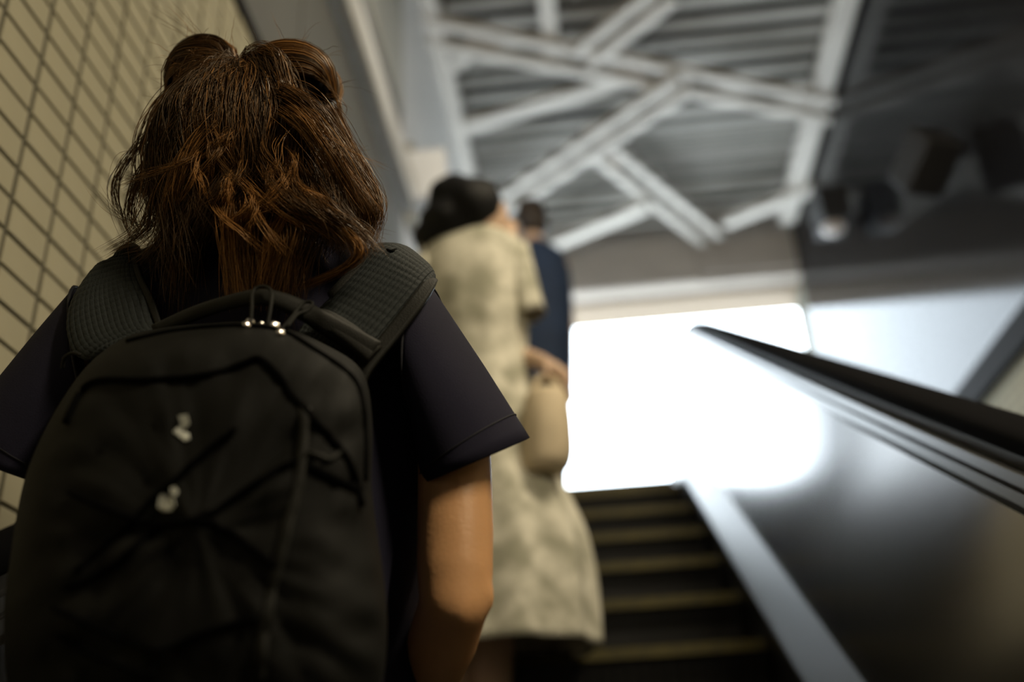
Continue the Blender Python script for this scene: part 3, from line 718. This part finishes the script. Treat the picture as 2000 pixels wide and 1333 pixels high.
strap3('yoke', [(610, 612, .812), (640, 612, .812), (690, 640, .815), (744, 682, .82)], [(620, 640, .80), (640, 650, .80), (680, 680, .806), (716, 712, .812)], 'bag_trim', .006, 24, 6, bulge=.004)
# side compression loops
tube('strap_loop', catmull([P(122, 720, .80), P(126, 700, .795), P(142, 690, .79), P(158, 694, .79)], 14), .0018, 'bag_trim', bag)
tube('strap_loop', catmull([P(752, 486, .86), P(762, 492, .85), P(778, 490, .86), P(800, 506, .865), P(826, 530, .865)], 16), .0022, 'bag_seam', bag)
# zip pulls: cord loops with metal sliders
def pull(loop, beads):
    r = tube('pull_cord', catmull([P(*q) for q in loop], 34), .0016, 'bag_trim', bag)
    for (x, y), rad in beads:
        bm = bmesh.new(); bmesh.ops.create_icosphere(bm, subdivisions=2, radius=1); me = bpy.data.meshes.new('metal_slider'); bm.to_mesh(me); bm.free()
        me.materials.append(MATS['metal_pull']); me.polygons.foreach_set('use_smooth', [True]*len(me.polygons))
        o = link(bpy.data.objects.new('metal_slider', me), r); o.location = onbag(x, y, .003); o.scale = (rad, rad*.8, rad*.35)
        hv = (-o.location.normalized() + (Vector((1.5, -.35, 2.2))-o.location).normalized()).normalized(); o.rotation_euler = hv.to_track_quat('Z', 'Y').to_euler()
pull([(490, 640, .735), (492, 600, .742), (494, 570, .752), (510, 560, .754), (528, 566, .752), (530, 590, .742), (522, 640, .735)], [((483, 641), .0040), ((490, 634), .0042), ((511, 638), .0022)])
pull([(560, 640, .745), (580, 615, .755), (598, 608, .762), (610, 596, .766), (606, 590, .768), (590, 594, .766), (570, 620, .755), (545, 650, .745)], [((535, 642), .0055), ((547, 656), .0040)])
settle(bag)

# ------------------------------------------------------------------ second person: cream patterned dress
def px_loft(name, rows, Y, m, parent, n=56, fold=0., fk=9, cap=(True, False), thick=.003, skew=0.):
    rings = []
    for i, (py, xl, xr, dep) in enumerate(rows):
        a, b = P(xl, py, Y), P(xr, py, Y); c = (a+b)/2; ax = (b-a)/2; ax.z = 0; t = i/(len(rows)-1)
        rings.append(ellipse_ring(c, ax, (0, dep, 0), n, fold*t, fk, 1.3+t*.8))
    v = []                                             # smooth in between
    fine = [catmull([r[j] for r in rings], len(rings)*4) for j in range(n)]
    rr = [[fine[j][i] for j in range(n)] for i in range(len(rings)*4)]
    return loft(name, rr, m, parent, caps=cap, thick=thick)
Y2 = 2.62; Z2 = .249
p2 = empty('person', (-.3, Y2, Z2)); tag(p2, 'black-haired woman in a long cream mottled dress carrying a beige bag', 'person')
hd = P(946, 432, Y2)
def arm(pts, rad): return ('c', [P(*q) for q in pts], rad)
hw2 = P(1056, 706, 2.56)
blend('body', [('e', hd, (.076, .088, .11)), ('e', hd+Vector((.055, .045, -.055)), (.05, .05, .05)), ('e', hd+Vector((.086, .03, -.01)), (.02, .014, .022)),
    ('c', [P(925, 455, Y2), P(925, 500, Y2+.02)], [.055, .06]), ('c', [P(845, 520, Y2+.02), P(1010, 520, Y2+.02)], [.05, .05]), ('e', P(930, 600, Y2+.02), (.14, .08, .2)), ('e', P(935, 800, Y2+.02), (.13, .085, .25)),
    ('c', [P(1003, 520, Y2), P(1004, 600, Y2+.03), P(1000, 690, Y2+.07)], [.046, .042, .036]), ('c', [P(1000, 690, Y2+.07), hw2], [.034, .024]),
    ('c', [P(845, 520, Y2), P(822, 640, Y2), P(825, 700, Y2+.1)], [.046, .04, .034]), ('c', [P(825, 700, Y2+.1), P(850, 700, Y2+.28)], [.034, .024]),
    ('c', [P(900, 1000, Y2), P(895, 1150, Y2), P(895, 1410, Y2-.03)], [.08, .055, .04]), ('c', [P(985, 1000, Y2), P(968, 1150, Y2), P(962, 1410, Y2-.03)], [.08, .055, .045])]
    + hand(hw2, (.6, -.15, -.6), (-.3, 0, -1), 1.0, .8) + hand(P(850, 700, Y2+.28), (.3, 1, 0), (0, 0, 1), 1.0, .5), 'skin2', .009, 4, p2)
px_loft('dress', [(462, 890, 985, .07), (476, 850, 1010, .09), (498, 822, 1030, .105), (560, 822, 1034, .115), (640, 838, 1032, .115), (700, 845, 1030, .11), (800, 838, 1050, .135), (900, 825, 1078, .16), (960, 815, 1100, .18), (1040, 805, 1138, .20), (1130, 800, 1160, .215), (1210, 800, 1168, .225), (1275, 800, 1172, .23)], Y2, 'dress', p2, 72, .05, 10)
def bell(pts_top, pts_hem, nm, pr):
    ta, tb = P(*pts_top[0]), P(*pts_top[1]); ha, hb = P(*pts_hem[0]), P(*pts_hem[1])
    r0 = ellipse_ring((ta+tb)/2, (ta-tb)/2, (0, .07, 0), 32); r1 = ellipse_ring((ha+hb)/2, (ha-hb)/2, (0, .085, .02), 32, .05, 6)
    return loft(nm, [ring_mix(r0, r1, t/6) for t in range(7)], 'dress', pr, caps=(True, False), thick=.003)
bell(((1032, 478, Y2), (985, 570, Y2)), ((1066, 608, Y2), (1008, 628, Y2)), 'sleeve', p2)
bell(((822, 482, Y2), (868, 570, Y2)), ((790, 612, Y2), (850, 632, Y2)), 'sleeve', p2)
hb2 = P(896, 411, Y2)
blend('hair', [('e', hb2, (.104, .115, .118)), ('e', hb2+Vector((-.01, -.02, -.06)), (.108, .105, .085)), ('e', P(850, 465, Y2-.01), (.07, .08, .05)), ('e', P(900, 462, Y2-.02), (.075, .08, .045)),
    ('e', hd+Vector((-.032, -.04, .03)), (.098, .095, .105))], 'black_hair', .009, 3, p2, .012, 14)
for q in ((893, 1410), (960, 1410)):
    c = P(*q, Y2-.03); blend('shoe', [('e', (c.x, c.y+.04, Z2+.035), (.042, .12, .036)), ('e', (c.x, c.y-.02, Z2+.05), (.038, .05, .045))], 'tote', .01, 4, p2)
settle(p2)
# her bag
tb = empty('tote_bag', P(1068, 925, 2.5)); tag(tb, 'beige soft shoulder bag hanging beside the cream mottled dress', 'bag')
px_loft('bag_body', [(762, 1036, 1096, .03), (772, 1028, 1106, .05), (800, 1022, 1114, .062), (840, 1019, 1118, .07), (885, 1018, 1120, .07), (912, 1021, 1114, .066), (923, 1030, 1104, .05)], 2.5, 'tote', tb, 40, .02, 7, (True, True), 0)
px_loft('bag_opening', [(766, 1040, 1088, .02), (776, 1038, 1092, .028)], 2.5, 'tote_dark', tb, 30, 0, 3, (True, True), 0)
for dy in (-.03, .03):
    tube('bag_handle', catmull([P(1034, 785, 2.5+dy), P(1050, 742, 2.5+dy*.5), P(1072, 738, 2.5), P(1088, 752, 2.5+dy*.5), P(1098, 785, 2.5+dy)], 20), .008, 'tote', tb)
settle(tb)

# ------------------------------------------------------------------ third person: dark navy top, higher up
Y3 = 4.66; Z3 = path(4.63)[1]
p3 = empty('person', (-.12, Y3, Z3)); tag(p3, 'person in a dark navy top further up the escalator near the exit', 'person')
h3 = P(1035, 432, Y3)
w3 = P(1112, 748, Y3)
blend('body', [('e', h3, (.074, .09, .108)), ('e', h3+Vector((0, .09, -.02)), (.014, .016, .02)), ('c', [P(1040, 460, Y3), P(1045, 500, Y3)], [.055, .06]),
    ('c', [P(1010, 520, Y3), P(1095, 520, Y3)], [.05, .05]), ('e', P(1050, 620, Y3), (.13, .09, .25)),
    ('c', [P(1095, 520, Y3), P(1108, 640, Y3), w3], [.048, .04, .028]), ('c', [P(1000, 520, Y3), P(985, 640, Y3), P(985, 745, Y3)], [.048, .04, .028]),
    ('c', [P(1075, 740, Y3), (P(1072, 800, Y3).x, Y3, 1.9), (P(1070, 800, Y3).x, Y3, Z3+.08)], [.085, .06, .042]), ('c', [P(1025, 740, Y3), (P(1028, 800, Y3).x, Y3, 1.9), (P(1030, 800, Y3).x, Y3, Z3+.08)], [.085, .06, .042])]
    + hand(w3, (0, .1, -1), (-1, 0, 0)) + hand(P(985, 745, Y3), (0, .1, -1), (1, 0, 0)), 'skin2', .010, 4, p3)
px_loft('top', [(478, 1030, 1062, .07), (490, 1015, 1085, .09), (508, 995, 1106, .11), (560, 985, 1116, .125), (640, 984, 1120, .13), (720, 985, 1120, .125), (765, 985, 1120, .125)], Y3, 'navy2', p3, 48, .02, 7)
blend('trousers', [('e', P(1050, 760, Y3), (.16, .12, .12)), ('c', [P(1078, 760, Y3), (P(1072, 800, Y3).x, Y3, 1.9), (P(1070, 800, Y3).x, Y3, Z3+.06)], [.095, .08, .07]), ('c', [P(1022, 760, Y3), (P(1028, 800, Y3).x, Y3, 1.9), (P(1030, 800, Y3).x, Y3, Z3+.06)], [.095, .08, .07])], 'trousers', .012, 4, p3)
blend('hair', [('e', h3+Vector((.01, -.03, .02)), (.088, .085, .105)), ('e', h3+Vector((.02, -.02, -.05)), (.08, .07, .06))], 'brown_hair', .010, 3, p3, .01, 14)
for q in (1070, 1030):
    c = P(q, 800, Y3); blend('shoe', [('e', (c.x, Y3+.03, Z3+.035), (.045, .13, .04)), ('e', (c.x, Y3-.02, Z3+.05), (.04, .05, .05))], 'shoe', .012, 4, p3)
settle(p3)
